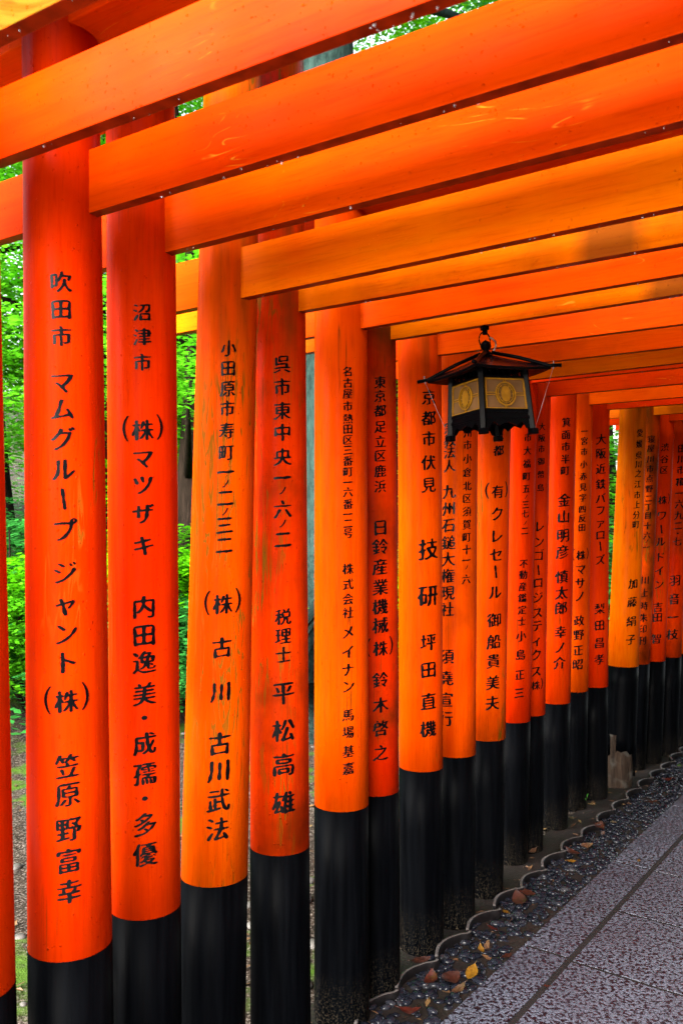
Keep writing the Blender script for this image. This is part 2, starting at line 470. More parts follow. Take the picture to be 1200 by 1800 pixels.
# i: depth, post centre x at paint line, y paint line, post centre x at beam, (x, y) of beam lower edge where it leaves the post,
#    x of the beams' vanishing point, radius low/high, post colour, beam colour, extras
G = [
 (1.51, -60, 1778, -84,  (0, 280),   -1784, .083, .079, RED, (.48, .023, 0.), dict(peel=.1, glossy=1)),
 (1.68, 124, 1690, 111,  (152, 376), -1700, .080, .076, RED, MID, dict(stain=.05)),
 (1.89, 256, 1617, 249,  (290, 444), -1650, .077, .077, RED, ORG, dict(peel=.9)),
 (2.12, 377, 1559, 400,  (438, 521), -1560, .083, .075, (.51, .040, 0.), YEL, dict(stain=1.25, peel=.5, dz=.30)),
 (2.32, 492, 1504, 488,  (528, 547), -1672, .081, .078, RED, YEL, dict(stain=1.1, dirt=.75, dz=.40, stub=.36, soot=(1075, 418))),
 (2.59, 600, 1427, 599,  (637, 577), -1498, .083, .082, ORG, ORG, dict()),
 (2.75, 657, 1400, 653,  (693, 596), -1490, .081, .080, RED, YEL, dict(dirt=.8, soot=(1185, 500))),
 (3.02, 739.5, 1357, 737, (771, 624), -1700, .078, .079, ORG, ORG, dict(stain=.3)),
 (3.22, 798, 1332, 803,  (838, 650), -1680, .081, .080, ORG, ORG, dict(dirt=.5)),
 (3.48, 853, 1303, 864,  (890, 672), -1480, .081, .080, ORG, YEL, dict(stain=.5, dirt=.4)),
 (3.82, 900, 1271, 913,  (944, 672), -1608, .080, .079, RED, RED, dict()),
 (3.96, 927, 1259, 937,  (967, 696), -1629, .080, .079, RED, DRK, dict(dirt=.5)),
 (4.26, 973, 1238, 985,  (1012, 689), -1640, .080, .079, RED, RED, dict()),
 (4.56, 1006, 1217, 1014, (1041, 711), -1700, .080, .080, ORG, ORG, dict(dirt=.4)),
 (4.74, 1042, 1209, 1045, (1069, 720), -1720, .080, .079, RED, RED, dict()),
 (4.95, 1094, 1173, 1112, (1134, 714), -1650, .088, .076, YEL, YEL, dict(stain=.3, rotten=1)),
 (5.31, 1118, 1168, 1137, (1159, 729), -1650, .079, .078, ORG, YEL, dict(dirt=.9, stain=.3)),
 (5.46, 1146, 1163, 1162, (1181, 740), -1650, .078, .077, RED, DRK, dict(stain=.3)),
 (5.64, 1175, 1156, 1191, (1208, 748), -1650, .077, .077, RED, DRK, dict(dirt=.6)),
 (5.85, 1204, 1150, 1219, (1236, 756), -1650, .079, .077, ORG, ORG, dict()),
]
# carved texts: x of the column at its top and bottom, then (string, y first, y last, size) or lists of y
TX = {
 1: [(107, 122, 495, 1567, [('吹田市', [495, 543, 591], 37), ('マムグル|プジャント', [672, 719, 771, 825, 877, 932, 1006, 1062, 1113, 1164], 42), ('株', [1233], 40, 'p'), ('笠原野富幸', [1347, 1396, 1458, 1513, 1567], 42)])],
 2: [(250, 256, 549, 1502, [('沼津市', [549, 592, 637], 32), ('株', [756], 38, 'p'), ('マツザキ', [806, 852, 903, 959], 38), ('内田逸美', [1067, 1116, 1164, 1220], 41), ('・', [1262], 40), ('成孺', [1307, 1360], 40), ('・', [1404], 40), ('多優', [1449, 1502], 41)])],
 3: [(402, 383, 612, 1458, [('小田原市寿町', [612, 647, 683, 718, 757, 795], 30), ('一', [830], 34), ('ノ', [850], 17), ('二', [875], 34), ('ノ', [899], 17), ('三二', [923, 958], 34), ('株', [1062], 37, 'p'), ('古川', [1138, 1216], 38), ('古川武法', [1307, 1355, 1407, 1458], 42)])],
 4: [(496, 499, 640, 1411, [('呉市東中央', [640, 680, 722, 760, 803], 33), ('一', [840], 34), ('ノ', [862], 17), ('六', [895], 34), ('ノ', [920], 17), ('二', [948], 34), ('税理士', [1084, 1118, 1151], 30), ('平松高雄', [1218, 1284, 1344, 1411], 42)])],
 5: [(611, 612, 653, 1351, [('名古屋市熱田区三番町一六番一二号', [653, 673, 692, 714, 736, 754, 773, 791, 810, 829, 848, 865, 886, 904, 920, 937], 19), ('株式会社', [1000, 1027, 1053, 1077], 21), ('メイナン', [1111, 1146, 1177, 1206], 25), ('馬場', [1257, 1287], 22), ('基嘉', [1321, 1351], 22)])],
 6: [(668, 669, 672, 1323, [('東京都足立区鹿浜', [672, 696, 722, 750, 776, 801, 828, 855], 23), ('日鈴産業機械', [927, 961, 996, 1032, 1066, 1099], 30), ('株', [1140], 28, 'p'), ('鈴木啓之', [1195, 1239, 1280, 1323], 29)])],
 7: [(754, 753, 698, 1281, [('京都市伏見', [698, 735, 771, 813, 852], 28), ('技研', [965, 1047], 39), ('坪田直機', [1129, 1177, 1233, 1281], 31)])],
 8: [(790, 783, 750, 1263, [('宗教法人', [752, 774, 795, 819], 23), ('九州石鎚大権現社', [864, 894, 923, 954, 983, 1012, 1042, 1071], 26), ('須堯宣行', [1154, 1192, 1230, 1263], 27)]),
     (822, 819, 718, 1020, [('北九州市小倉北区須賀町十一', [718, 740, 761, 782, 806, 830, 854, 876, 899, 922, 944, 966, 985], 18), ('ノ', [997], 9), ('六', [1018], 18)])],
 9: [(877, 865, 764, 1236, [('京都', [764, 792], 20), ('有', [864], 24, 'p'), ('クレセ|ル', [903, 942, 975, 1005, 1041], 26), ('御船貴美夫', [1090, 1128, 1162, 1200, 1236], 26)])],
 10: [(928, 912, 746, 1218, [('市', [746], 14), ('市大福町五', [769, 792, 815, 837, 859], 16), ('ノ', [873], 8), ('三七', [887, 903], 15), ('ノ', [919], 8), ('二', [933], 15), ('不動産鑑定士', [991, 1010, 1031, 1051, 1072, 1092], 16), ('小島正三', [1118, 1151, 1186, 1218], 19)])],
 11: [(952, 941, 750, 1205, [('大阪市御幣島', [750, 770, 789, 811, 834, 857], 14), ('レンゴ|ロジスティクス', [925, 952, 976, 1002, 1024, 1050, 1077, 1100, 1126, 1151, 1180], 21), ('株', [1205], 16, 'p')])],
 12: [(995, 983, 742, 1165, [('箕面市半町', [742, 764, 785, 807, 827], 17), ('金山明彦', [879, 908, 941, 970], 24), ('慎太郎', [1014, 1042, 1069], 24), ('幸ノ介', [1111, 1138, 1165], 22)])],
 13: [(1027, 1015, 758, 1168, [('一宮市小赤見字四反田', [758, 775, 794, 816, 837, 856, 875, 895, 911, 927], 14), ('株', [976], 17, 'p'), ('マサノ', [1001, 1025, 1048], 20), ('政野正昭', [1091, 1116, 1143, 1168], 19)])],
 14: [(1056, 1053, 772, 1159, [('大阪近鉄バファロ|ズ', [772, 797, 824, 851, 876, 897, 919, 940, 960, 984], 19), ('梨田昌孝', [1070, 1099, 1130, 1159], 19)])],
 15: [(1124, 1108, 761, 1124, [('愛媛県川之江市上分町', [761, 780, 800, 816, 832, 851, 870, 887, 905, 922], 14), ('加藤絹子', [1026, 1058, 1092, 1124], 18)])],
 16: [(1144, 1128, 772, 1126, [('寝屋川市点野二丁目十六', [772, 788, 807, 824, 841, 859, 876, 891, 906, 924, 941], 13), ('ノ', [951], 7), ('一', [962], 13), ('川上時朱印刊', [1020, 1042, 1065, 1086, 1106, 1126], 15)])],
 17: [(1168, 1153, 786, 1123, [('渋谷区', [786, 807, 826], 14), ('株', [879], 15, 'p'), ('ワ|ルドイン', [906, 930, 952, 979, 1003, 1027], 17), ('吉田智', [1067, 1085, 1123], 17)])],
 18: [(1198, 1181, 788, 1115, [('田川市糒一六九二・七', [788, 807, 826, 847, 867, 886, 906, 924, 938, 952], 15), ('羽音一枝', [1020, 1053, 1085, 1115], 19)])],
}
LBL = {
 -2: 'vermilion torii gate overhead nearest to the viewer, only its posts out of frame',
 -1: 'torii gate whose moss streaked tie beam crosses the top left corner of the view',
 0: 'nearest torii gate, white sky sheen on its tie beam, post a sliver at left edge',
 1: 'big red torii gate, post reading from 吹田市 down, first full post from the left',
 2: 'red torii gate whose post text starts 沼津市, second full post from the left',
 3: 'yellow-orange torii gate with olive mould streaks, post text starting 小田原市',
 4: 'torii gate with a sooty cracked post, text starting 呉市, fourth full post from the left',
 5: 'orange torii gate whose post has small neat characters, text starting 名古屋市',
 6: 'torii gate with sooty post reading 東京都足立区, the lantern hanging from its beam',
 7: 'orange torii gate whose post reads 京都市伏見, just left of the hanging lantern',
 8: 'orange torii gate with two columns of characters on its post, directly below the lantern',
 9: 'yellow-orange torii gate whose post shows 有 in brackets under the lantern',
 10: 'red torii gate whose post reads 不動産鑑定士, just right of the lantern',
 11: 'narrow looking red torii gate with katakana down its post, second post right of the lantern',
 12: 'bright red torii gate whose post text starts 箕面市半町',
 13: 'orange-red torii gate whose post text starts 一宮市',
 14: 'red torii gate whose post text starts 大阪近鉄, standing before the leafy gap',
 15: 'yellow torii gate on a rotten grey stump foot, first post after the leafy gap',
 16: 'torii gate with a mottled brown yellow beam, post just behind the yellow one',
 17: 'dull red torii gate whose post text starts 渋谷区',
 18: 'dull red torii gate whose post text starts 田川市, near the right edge',
 19: 'orange torii gate showing only a sliver of post at the right edge',
}
M_UNDERSHADE = simple('shaded_beam_underside', (.13, .008, .0008), .35, 0, .06, 25, .5, .001)   # tie beam undersides: shade painted in as dark maroon, on damp-stained wood
TT = .026; TH = .128            # tie beam thickness and height
BEAM6 = None

def drops(name, parent, x0, x1, z, n, rr, seed):
    r2 = random.Random(seed); bm = bmesh.new(); cx_ = [x0+(x1-x0)*r2.random() for _ in range(5)]
    for i in range(n):
        x = x0+(x1-x0)*r2.random() if r2.random() < .45 else r2.choice(cx_)+r2.gauss(0, .05)
        s = .0007+.0017*r2.random()**2
        y = r2.uniform(-TT/2+.004, TT/2-.002)
        g = bmesh.ops.create_icosphere(bm, subdivisions=2, radius=1.0)['verts']
        for v in g: v.co = Vector((x+v.co.x*s, y+v.co.y*s, z-s*.6+v.co.z*s*(1.3 if v.co.z < 0 else .8)))
    o = from_bm(name, bm, parent, M_WATER, True); o['kind'] = 'stuff'
    return o
_q = NB('water'); M_WATER = _q.set(Base_Color=(.9, .95, 1), Roughness=.02, Transmission_Weight=.9, IOR=1.33)

def gate(i, Lp, lean, u, zb, zp, r0, r1, pc, bc, ex, W=2.0, text=None):
    """Lp: left post foot (x, y); lean: top shift in world xy per metre; u: beam direction"""
    u = Vector((u.x, u.y, 0)).normalized(); ang = math.atan2(u.y, u.x)
    Lc = Vector((Lp.x, Lp.y, 0)); o = Lc+u*(W/2)
    root = empty('torii_gate', o, ang)
    tag(root, LBL.get(i, ex.get('lb')), 'torii gate', 'torii gates lined up along the stone path')
    inv = Matrix.Rotation(-ang, 3, 'Z')
    seed = i*1.37+3
    dirt = ex.get('dirt', .22); stain = ex.get('stain', 0)
    mp = paint('vermilion_post', pc, 'z', seed, stain, 0, dirt, drip=(-W/2, zb) if i in (2, 3, 4, 6, 7, 9, 15, 16) else None)
    mb = paint('vermilion_beam', bc, 'x', seed+.5, 0, ex.get('peel', .12), dirt*.6, moss=ex.get('moss', 0), gloss=.012 if ex.get('glossy') else .006, soot=(None if not ex.get('soot') else (inv @ (atPlane(*ex['soot'], Lc, Vector((-u.y, u.x, 0)))-o)).x))
    mk = black_paint('black_foot_paint', seed, .8 if i in (3,) else 0)
    ztop = zb+TH+.24+ex.get('dz', 0)
    for sgn in (-1, 1):
        base = Vector((sgn*W/2, 0, 0))
        ln = inv @ Vector((lean.x, lean.y, 0)) if sgn < 0 else Vector((-.004, 0, 0))
        cen = lambda z: base+ln*(z-zp)+Vector((0, 0, z))
        rad = lambda z: r0+(r1-r0)*((z-zp)/(zb-zp))
        bm = bmesh.new()
        zs = [zp+(ztop+.02-zp)*k/6 for k in range(7)]
        lathe(bm, [(rad(z), cen(z)) for z in zs], 56)
        post = from_bm('post', bm, root, mp, True)
        bm = bmesh.new()
        if ex.get('rotten') and sgn < 0:
            n = 56; rings = []
            cam_l = (inv @ (EYE-Lc)); a0 = math.atan2(cam_l.y, cam_l.x)
            def zlow(a):
                d = math.cos(a-a0-.1)
                return .05+.15*max(0, d)**.45+.05*noise.noise((math.cos(a)*2.5, math.sin(a)*2.5, 1))+.015*noise.noise((math.cos(a)*12, math.sin(a)*12, 4))
            for f in (0, .15, .5, .8, 1):
                ring = []
                for k in range(n):
                    a = 2*math.pi*k/n; zl = zlow(a); z = zl+(zp-zl)*f
                    c = cen(z); ring.append(bm.verts.new((c.x+rad(z)*math.cos(a), c.y+rad(z)*math.sin(a), z)))
                rings.append(ring)
            inner = []
            for k in range(n):
                a = 2*math.pi*k/n; zl = zlow(a)+.01; c = cen(zl); inner.append(bm.verts.new((c.x+.076*math.cos(a), c.y+.076*math.sin(a), zl)))
            rings.insert(0, inner)
            for a_, b_ in zip(rings, rings[1:]):
                for k in range(n): bm.faces.new((a_[k], a_[(k+1) % n], b_[(k+1) % n], b_[k]))
            bm.faces.new(rings[-1])
            bf = from_bm('black_foot', bm, post, mk, True)
            bf['label'] = 'black painted foot rotted away at the bottom, showing bare timber'
            bm = bmesh.new(); rr = []
            for z in (-.04, .02, .07, .13, .19, .25, .30):
                ring = []
                for k in range(40):
                    a = 2*math.pi*k/40; c = cen(z)
                    q_ = .079+.005*noise.noise((math.cos(a)*3, math.sin(a)*3, z*4))-.008*max(0, math.sin(a*9+z*7))**4+(.014 if math.cos(a-a0+.9) > .75 else 0)
                    ring.append(bm.verts.new((c.x+q_*math.cos(a), c.y+q_*math.sin(a), z)))
                rr.append(ring)
            for a_, b_ in zip(rr, rr[1:]):
                for k in range(40): bm.faces.new((a_[k], a_[(k+1) % 40], b_[(k+1) % 40], b_[k]))
            bm.faces.new(rr[-1])
            q = NB('rotten_timber'); f = q.noise(q.coord((1, 1, .12)), 50, 5, .7); f2 = q.noise(q.coord(), 9, 3)
            c = q.mix(q.ramp(f, [(.35, 0.), (.65, 1.)]), (.005, .0028, .0018), (.034, .022, .015))
            c = q.mix(q.ramp(f2, [(.5, 0.), (.6, 1.)]), c, (.042, .038, .033))
            from_bm('stump', bm, post, q.set(Base_Color=c, Roughness=.85, Normal=q.bump(f, .006, .8), Specular_IOR_Level=.1), True)
        else:
            lathe(bm, [(rad(z)+.0004, cen(z)) for z in (-.06, 0, zp*.33, zp*.66, zp-.0006)], 56)
            from_bm('black_foot', bm, post, mk, True)
        if sgn < 0 and text:
            chars = []; phi0 = None
            for (xt, xb, yt, yb, segs) in text:
                cols = []
                for seg in segs:
                    for ch, y in zip(seg[0], seg[1]):
                        x = xt+(xb-xt)*((y-yt)/max(1, yb-yt))
                        # hit the post surface along the sight line
                        d = ray(x, y); cw = Lc
                        zz = 1.2
                        for _ in range(3):
                            cl = cen(zz); cwd = o+Matrix.Rotation(ang, 3, 'Z') @ Vector((cl.x, cl.y, 0))
                            rr_ = rad(zz)
                            ex_, ey_ = EYE.x-cwd.x, EYE.y-cwd.y
                            A = d.x**2+d.y**2; B = 2*(ex_*d.x+ey_*d.y); C_ = ex_**2+ey_**2-rr_**2
                            disc = B*B-4*A*C_
                            t = (-B-math.sqrt(disc))/(2*A) if disc > 0 else -B/(2*A)
                            hit = EYE+d*t; zz = hit.z
                        pt = hit-cwd; lp = inv @ Vector((pt.x, pt.y, 0)); phi = math.atan2(lp.y, lp.x)
                        cols.append([ch, phi, zz, seg[2]*t*math.hypot(d.x, d.y)/FP*1.02, len(seg) > 3])
                sz = sum(math.sin(c[1]) for c in cols); cz = sum(math.cos(c[1]) for c in cols); pm = math.atan2(sz, cz)
                if phi0 is None: phi0 = pm
                for ch, phi, z, s, par in cols:
                    du = math.atan2(math.sin(phi-phi0), math.cos(phi-phi0))*r0
                    chars.append((ch, du, z, s))
                    if par:
                        chars.append(('(', du-s*.78, z+.06*s, s*1.22)); chars.append((')', du+s*.78, z+.16*s, s*1.22))
            def surf(z, uu, lift, p0=phi0):
                a = p0+uu/r0; c = cen(z); r_ = rad(z)+lift
                return Vector((c.x+r_*math.cos(a), c.y+r_*math.sin(a), z))
            inscription(chars, surf, r0, post)
    # tie beam, passing through both posts
    xl, xr = -W/2-r0-ex.get('stub', .26), W/2+r0+.26
    bm = bmesh.new(); box(bm, ((xl+xr)/2, 0, zb+TH/2), (xr-xl, TT, TH), .0016)
    beam = from_bm('tie_beam', bm, root, mb); beam.data.materials.append(M_UNDERSHADE)
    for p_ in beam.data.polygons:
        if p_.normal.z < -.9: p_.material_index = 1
    if -2 < i < 13:
        drops('water_drops', beam, -W/2+.05, W/2-.3, zb, 34 if i > 2 else 22, 0, i+50)
    bm = bmesh.new(); box(bm, (0, 0, ztop+.05), (W+.62, .11, .10), .003)
    from_bm('lower_lintel', bm, root, mb)
    bm = bmesh.new(); n = 12; sec = [(-.075, 0), (.075, 0), (.085, .055), (0, .085), (-.085, .055)]; rings = []
    for k in range(n+1):
        x = -1+2*k/n; lift = .05*abs(x)**3; X = x*(W/2+.38)
        rings.append([bm.verts.new((X, a, ztop+.103+b+lift)) for a, b in sec])
    for a_, b_ in zip(rings, rings[1:]):
        for k in range(5): bm.faces.new((a_[k], b_[k], b_[(k+1) % 5], a_[(k+1) % 5]))
    bm.faces.new(rings[0]); bm.faces.new(rings[-1][::-1]); bmesh.ops.recalc_face_normals(bm, faces=bm.faces)
    from_bm('top_lintel', bm, root, mb)
    return root

info = []
for i, (d, cxb, yp, cxt, (bx, by), xv, r0, r1, pc, bc, ex) in enumerate(G):
    c = atY(cxb, yp, d); zp = atY(cxb, yp, d-r0*.95).z
    u = Vector((-(xv-600)/FP, -1, 0)).normalized()
    n = Vector((-u.y, u.x, 0)); n = n if n.y > 0 else -n
    Lc = Vector((c.x, c.y, 0))
    hit = atPlane(bx, by, Lc-n*TT/2, n)
    zb = hit.z
    if i == 0: zb = 2.12
    t = atY(cxt, by, d)
    lean = Vector(((t.x-c.x)/(zb-zp), 0))
    info.append((Lc, zb, zp, u, n))
    gate(i, Lc, lean, u, zb, zp, r0, r1, pc, bc, ex, 2.0, TX.get(i))
    print('gate', i, [round(v, 3) for v in (Lc.x, Lc.y, zb, zp)])
# gates nearer than the first post in view, and on beyond the right edge
u0 = info[0][3]
gate(-1, Vector((-.832, 1.33)), Vector((0, 0)), u0, 2.12, .62, .082, .079, ORG, MID, dict(moss=1.0))
far = ['torii gate first beyond the right edge post', 'torii gate second beyond the right edge post', 'torii gate third beyond the right edge post', 'torii gate fourth beyond the right edge post', 'torii gate fifth beyond the right edge post', 'torii gate farthest down the path']
p = info[-1][0].xy.copy(); a = math.atan2(.80, .60)
for k in range(6):
    a -= R(3.0); p = p+Vector((math.cos(a), math.sin(a)))*.3
    un = Vector((math.sin(a), -math.cos(a)))
    gate(20+k, p, Vector((0, 0)), un, 2.14+.01*(k % 3), .66, .08, .078, (RED, ORG)[k % 2], (ORG, RED, YEL)[k % 3], dict(lb=far[k]+', mostly hidden'))
bpy.data.objects.remove(_fo)

# ------------------------------------------------------------------ scalloped edging tiles between posts and pebbles
T0 = atZ(650, 1745, .04).xy; T1 = atZ(1100, 1385, .04).xy
TA = (T1-T0).normalized(); TB = Vector((-TA.y, TA.x))     # towards the posts
def tile_mesh():
    path = []
    L = .245
    for k in range(13):          # wide bow towards the posts
        t = k/12; path.append(Vector((t*L*.80, .034*math.sin(math.pi*t*.93)-.014)))
    for k in range(1, 6):        # short hook back towards the pebbles
        t = k/5; path.append(Vector((L*(.80+.17*t), path[12].y-.028*math.sin(t*math.pi/2)*1.0+.014*t*t)))
    bm = bmesh.new(); th = .006; rows = []
    for k, q in enumerate(path):
        a = path[max(0, k-1)]; b = path[min(len(path)-1, k+1)]; d = (b-a).normalized(); n = Vector((-d.y, d.x))
        rows.append([bm.verts.new((q.x+n.x*s, q.y+n.y*s, z)) for s, z in ((-th, -.07), (-th, .027), (-th*.8, .031), (th*.8, .031), (th, .027), (th, -.07))])
    for a, b in zip(rows, rows[1:]):
        for k in range(6): bm.faces.new((a[k], b[k], b[(k+1) % 6], a[(k+1) % 6]))
    bm.faces.new(rows[0]); bm.faces.new(rows[-1][::-1]); bmesh.ops.recalc_face_normals(bm, faces=bm.faces)
    me = bpy.data.meshes.new('edging_tile'); bm.to_mesh(me); bm.free()
    me.materials.append(simple('fired_grey_tile', (.006, .005, .0055), .42, 0, .15, 40, .5, .002))
    me.materials.append(simple('worn_tile_edge', (.085, .075, .072), .5, 0, .2, 60, .4))
    for p in me.polygons:
        p.use_smooth = len(p.vertices) == 4
        if p.normal.z > .75: p.material_index = 1
    return me
tm = tile_mesh()
ORD = ['first', 'second', 'third', 'fourth', 'fifth', 'sixth', 'seventh', 'eighth', 'ninth', 'tenth', 'eleventh', 'twelfth', 'thirteenth', 'fourteenth', 'fifteenth', 'sixteenth', 'seventeenth', 'eighteenth', 'nineteenth', 'twentieth']
for k in range(18):
    o = bpy.data.objects.new('edging_tile', tm); COL.objects.link(o)
    p = T0+TA*(.236*(k-1.6)-.0)+TB*(rnd.uniform(-.006, .006)-.030)
    o.location = (p.x, p.y, -.002+rnd.uniform(-.006, .004)); o.rotation_euler = (rnd.uniform(-.05, .05), 0, math.atan2(TA.y, TA.x)+rnd.uniform(-.05, .05))
    tag(o, 'wavy grey clay edging tile, %s from the near end of the row beside the pebbles' % ORD[k], 'edging tile', 'scalloped edging tiles in a row')

# ------------------------------------------------------------------ hanging lantern
def lantern():
    Lc, zb, zp, u, n = info[6]
    hook = atPlane(851, 573, Lc, n); hook.z = zb
    root = empty('hanging_lantern', hook)
    yaw = R(25); tilt = Matrix.Rotation(R(-3.2), 3, 'Y')
    root.rotation_euler = (tilt @ Matrix.Rotation(yaw, 3, 'Z')).to_euler()
    tag(root, 'dark iron four sided lantern with gilt panels hanging crooked from a tie beam', 'lantern')
    # hook bracket + ring + finial
    bm = bmesh.new(); box(bm, (0, 0, -.006), (.022, .018, .014), .002); box(bm, (0, 0, -.018), (.013, .013, .018), .003)
    from_bm('bracket', bm, root, M_IRON)
    bm = bmesh.new(); tube(bm, [(.020*math.cos(t), .004, -.042+.024*math.sin(t)) for t in [2*math.pi*k/28 for k in range(28)]], .0022, 8, True)
    from_bm('ring', bm, root, M_IRON, True)
    bm = bmesh.new(); tube(bm, [(.016, 0, -.034), (.024, -.002, -.038), (.034, -.003, -.046), (.036, -.002, -.058), (.032, 0, -.070), (.022, 0, -.080), (.008, 0, -.084)], .0026, 8)
    from_bm('wire_hook', bm, root, M_WIRE, True)
    bm = bmesh.new(); V = lambda z: Vector((0, 0, z))
    lathe(bm, [(.0006, V(-.042)), (.004, V(-.045)), (.011, V(-.049)), (.0155, V(-.056)), (.0165, V(-.062)), (.0145, V(-.069)), (.008, V(-.074)), (.010, V(-.078)), (.016, V(-.083)), (.022, V(-.088))], 24)
    from_bm('finial', bm, root, M_IRON, True)
    # roof: low pyramid with flared corners and ridge bars
    s = .133; zt, ze = -.084, -.150
    bm = bmesh.new(); n = 8; verts = {}
    tops = bm.verts.new((0, 0, zt))
    grid = []
    for q in range(4):
        a = Vector([(-1, -1), (1, -1), (1, 1), (-1, 1)][q]); b = Vector([(1, -1), (1, 1), (-1, 1), (-1, -1)][q])
        for j in range(1, 6):
            f = j/5; row = []
            for k in range(n+1):
                e = a.lerp(b, k/n); cor = abs(2*k/n-1)**3
                z = zt+(ze-zt)*(f**.9)+.005*cor*f
                row.append(((e.x*s*f, e.y*s*f, z)))
            grid.append((q, j, row))
    vm = {}
    def gv(p):
        key = tuple(round(c, 5) for c in p)
        if key not in vm: vm[key] = bm.verts.new(p)
        return vm[key]
    for q in range(4):
        rows = [g[2] for g in grid if g[0] == q]
        for k in range(n): bm.faces.new((tops, gv(rows[0][k]), gv(rows[0][k+1])))
        for r1_, r2_ in zip(rows, rows[1:]):
            for k in range(n): bm.faces.new((gv(r1_[k]), gv(r2_[k]), gv(r2_[k+1]), gv(r1_[k+1])))
        last = rows[-1]
        lo = [(p[0]*.995, p[1]*.995, p[2]-.008) for p in last]; inn = [(p[0]*.62, p[1]*.60, -.148) for p in last]
        for k in range(n):
            bm.faces.new((gv(last[k]), gv(lo[k]), gv(lo[k+1]), gv(last[k+1])))
            bm.faces.new((gv(lo[k]), gv(inn[k]), gv(inn[k+1]), gv(lo[k+1])))
    bmesh.ops.recalc_face_normals(bm, faces=bm.faces)
    roof = from_bm('roof', bm, root, M_COPPER, False); roof.data.materials.append(M_IRON)
    for p_ in roof.data.polygons:
        if p_.normal.z < 0: p_.material_index = 1
    for sx, sy in ((-1, -1), (1, -1), (1, 1), (-1, 1)):
        bm = bmesh.new()
        tube(bm, [(sx*.012, sy*.012, zt+.001), (sx*s*.5, sy*s*.5, zt-.023), (sx*s*.98, sy*s*.98, ze+.007), (sx*s*1.16, sy*s*1.16, ze+.004)], .0058, 8)
        from_bm('ridge_bar', bm, roof, M_IRON, True)
        if sx == sy: continue
        bm = bmesh.new(); cx, cy = sx*s*1.04, sy*s*1.04
        tube(bm, [(cx, cy, ze+.020), (cx*1.002, cy, ze+.004), (cx*.985, cy*.985, ze-.004)], .0022, 6)
        tube(bm, [(cx*.985, cy*.985, ze-.004), (sx*.094, sy*.094, -.318)], .00055, 6)
        tube(bm, [(sx*.090+.006*math.cos(t), sy*.090+.006*math.sin(t), -.320) for t in [k*.7 for k in range(9)]], .0012, 5, True)
        from_bm('stay_wire', bm, root, M_WIRE, True)
    for sx, sy in ((-1, -1), (1, -1), (1, 1), (-1, 1)):
        bm = bmesh.new()
        a = Vector((sx*.078, sy*.078, -.130)); b = Vector((sx*.088, sy*.088, -.336))
        box(bm, (a+b)/2, (.017, .017, (a-b).length), .002, (b-a).to_track_quat('-Z', 'Y').to_matrix())
        box(bm, (sx*.0885, sy*.0885, -.332), (.024, .024, .018), .003)
        from_bm('corner_post', bm, root, M_IRON)
    for q in range(4):
        rot = Matrix.Rotation(q*math.pi/2, 3, 'Z')
        # face plane leans out slightly downwards: y = -(k) at height z
        yy = lambda z: -(.078+(-.130-z)*.0485)
        P = lambda x, z, o=0.0: rot @ Vector((x, yy(z)-o, z))
        def bar(bm, x0, z0, x1, z1, wd, dep=.003, off=0.0):
            a, b = P(x0, z0, off), P(x1, z1, off); d = (b-a).normalized(); nn = (rot @ Vector((0, -1, .0485))).normalized(); sd_ = d.cross(nn).normalized()
            vs = []
            for e in (a, b):
                for su, sv in ((-1, -1), (1, -1), (1, 1), (-1, 1)): vs.append(bm.verts.new(e+sd_*su*wd/2+nn*sv*dep/2))
            for f in ((0, 1, 2, 3), (7, 6, 5, 4), (0, 4, 5, 1), (1, 5, 6, 2), (2, 6, 7, 3), (3, 7, 4, 0)): bm.faces.new([vs[t] for t in f])
        bm = bmesh.new()
        bar(bm, -.074, -.137, .074, -.137, .014, .006); bar(bm, -.078, -.172, .078, -.172, .010, .006)
        for k in range(14):      # pierced frieze under the eaves
            x = -.069+.0106*k; bar(bm, x, -.145, x+.007*(-1)**k, -.168, .0022, .003)
        bar(bm, -.080, -.270, .080, -.270, .010, .007); bar(bm, -.080, -.281, .080, -.281, .014, .004); bar(bm, -.082, -.290, .082, -.290, .010, .008)
        bmesh.ops.recalc_face_normals(bm, faces=bm.faces)
        from_bm('side_frame', bm, root, M_IRON)
        bm = bmesh.new()      # curly apron between the feet
        prof = [(-.080, -.325), (-.066, -.322), (-.058, -.309), (-.050, -.304), (-.040, -.309), (-.032, -.316), (-.020, -.311), (0, -.304), (.020, -.311), (.032, -.316), (.040, -.309), (.050, -.304), (.058, -.309), (.066, -.322), (.080, -.325)]
        for (x0, z0), (x1, z1) in zip(prof, prof[1:]):
            vs = [bm.verts.new(P(x, z, o)) for o in (-.002, .002) for x, z in ((x0, z0), (x1, z1), (x1, -.292), (x0, -.292))]
            for f in ((0, 1, 2, 3), (7, 6, 5, 4), (0, 4, 5, 1), (2, 6, 7, 3)): bm.faces.new([vs[t] for t in f])
        bmesh.ops.recalc_face_normals(bm, faces=bm.faces)
        from_bm('apron', bm, root, M_IRON)
        bm = bmesh.new()
        vs = [bm.verts.new(P(x, z, -.001)) for x, z in ((-.068, -.174), (.068, -.174), (.072, -.268), (-.072, -.268))]
        v2 = [bm.verts.new(P(x, z, -.004)) for x, z in ((-.068, -.174), (.068, -.174), (.072, -.268), (-.072, -.268))]
        bm.faces.new(vs); bm.faces.new(v2[::-1])
        pane = from_bm('glass_pane', bm, root, M_PAPER)
        bm = bmesh.new()
        for a_, b_ in (((-.067, -.177), (.067, -.177)), ((-.070, -.265), (.070, -.265)), ((-.067, -.175), (-.071, -.267)), ((.067, -.175), (.071, -.267))):
            bar(bm, *a_, *b_, .0042, .003, .002)
        for sx in (-1, 1):
            for dz in (-.0032, .0032): bar(bm, sx*.068, -.221+dz, sx*.034, -.221+dz, .0022, .002, .001)
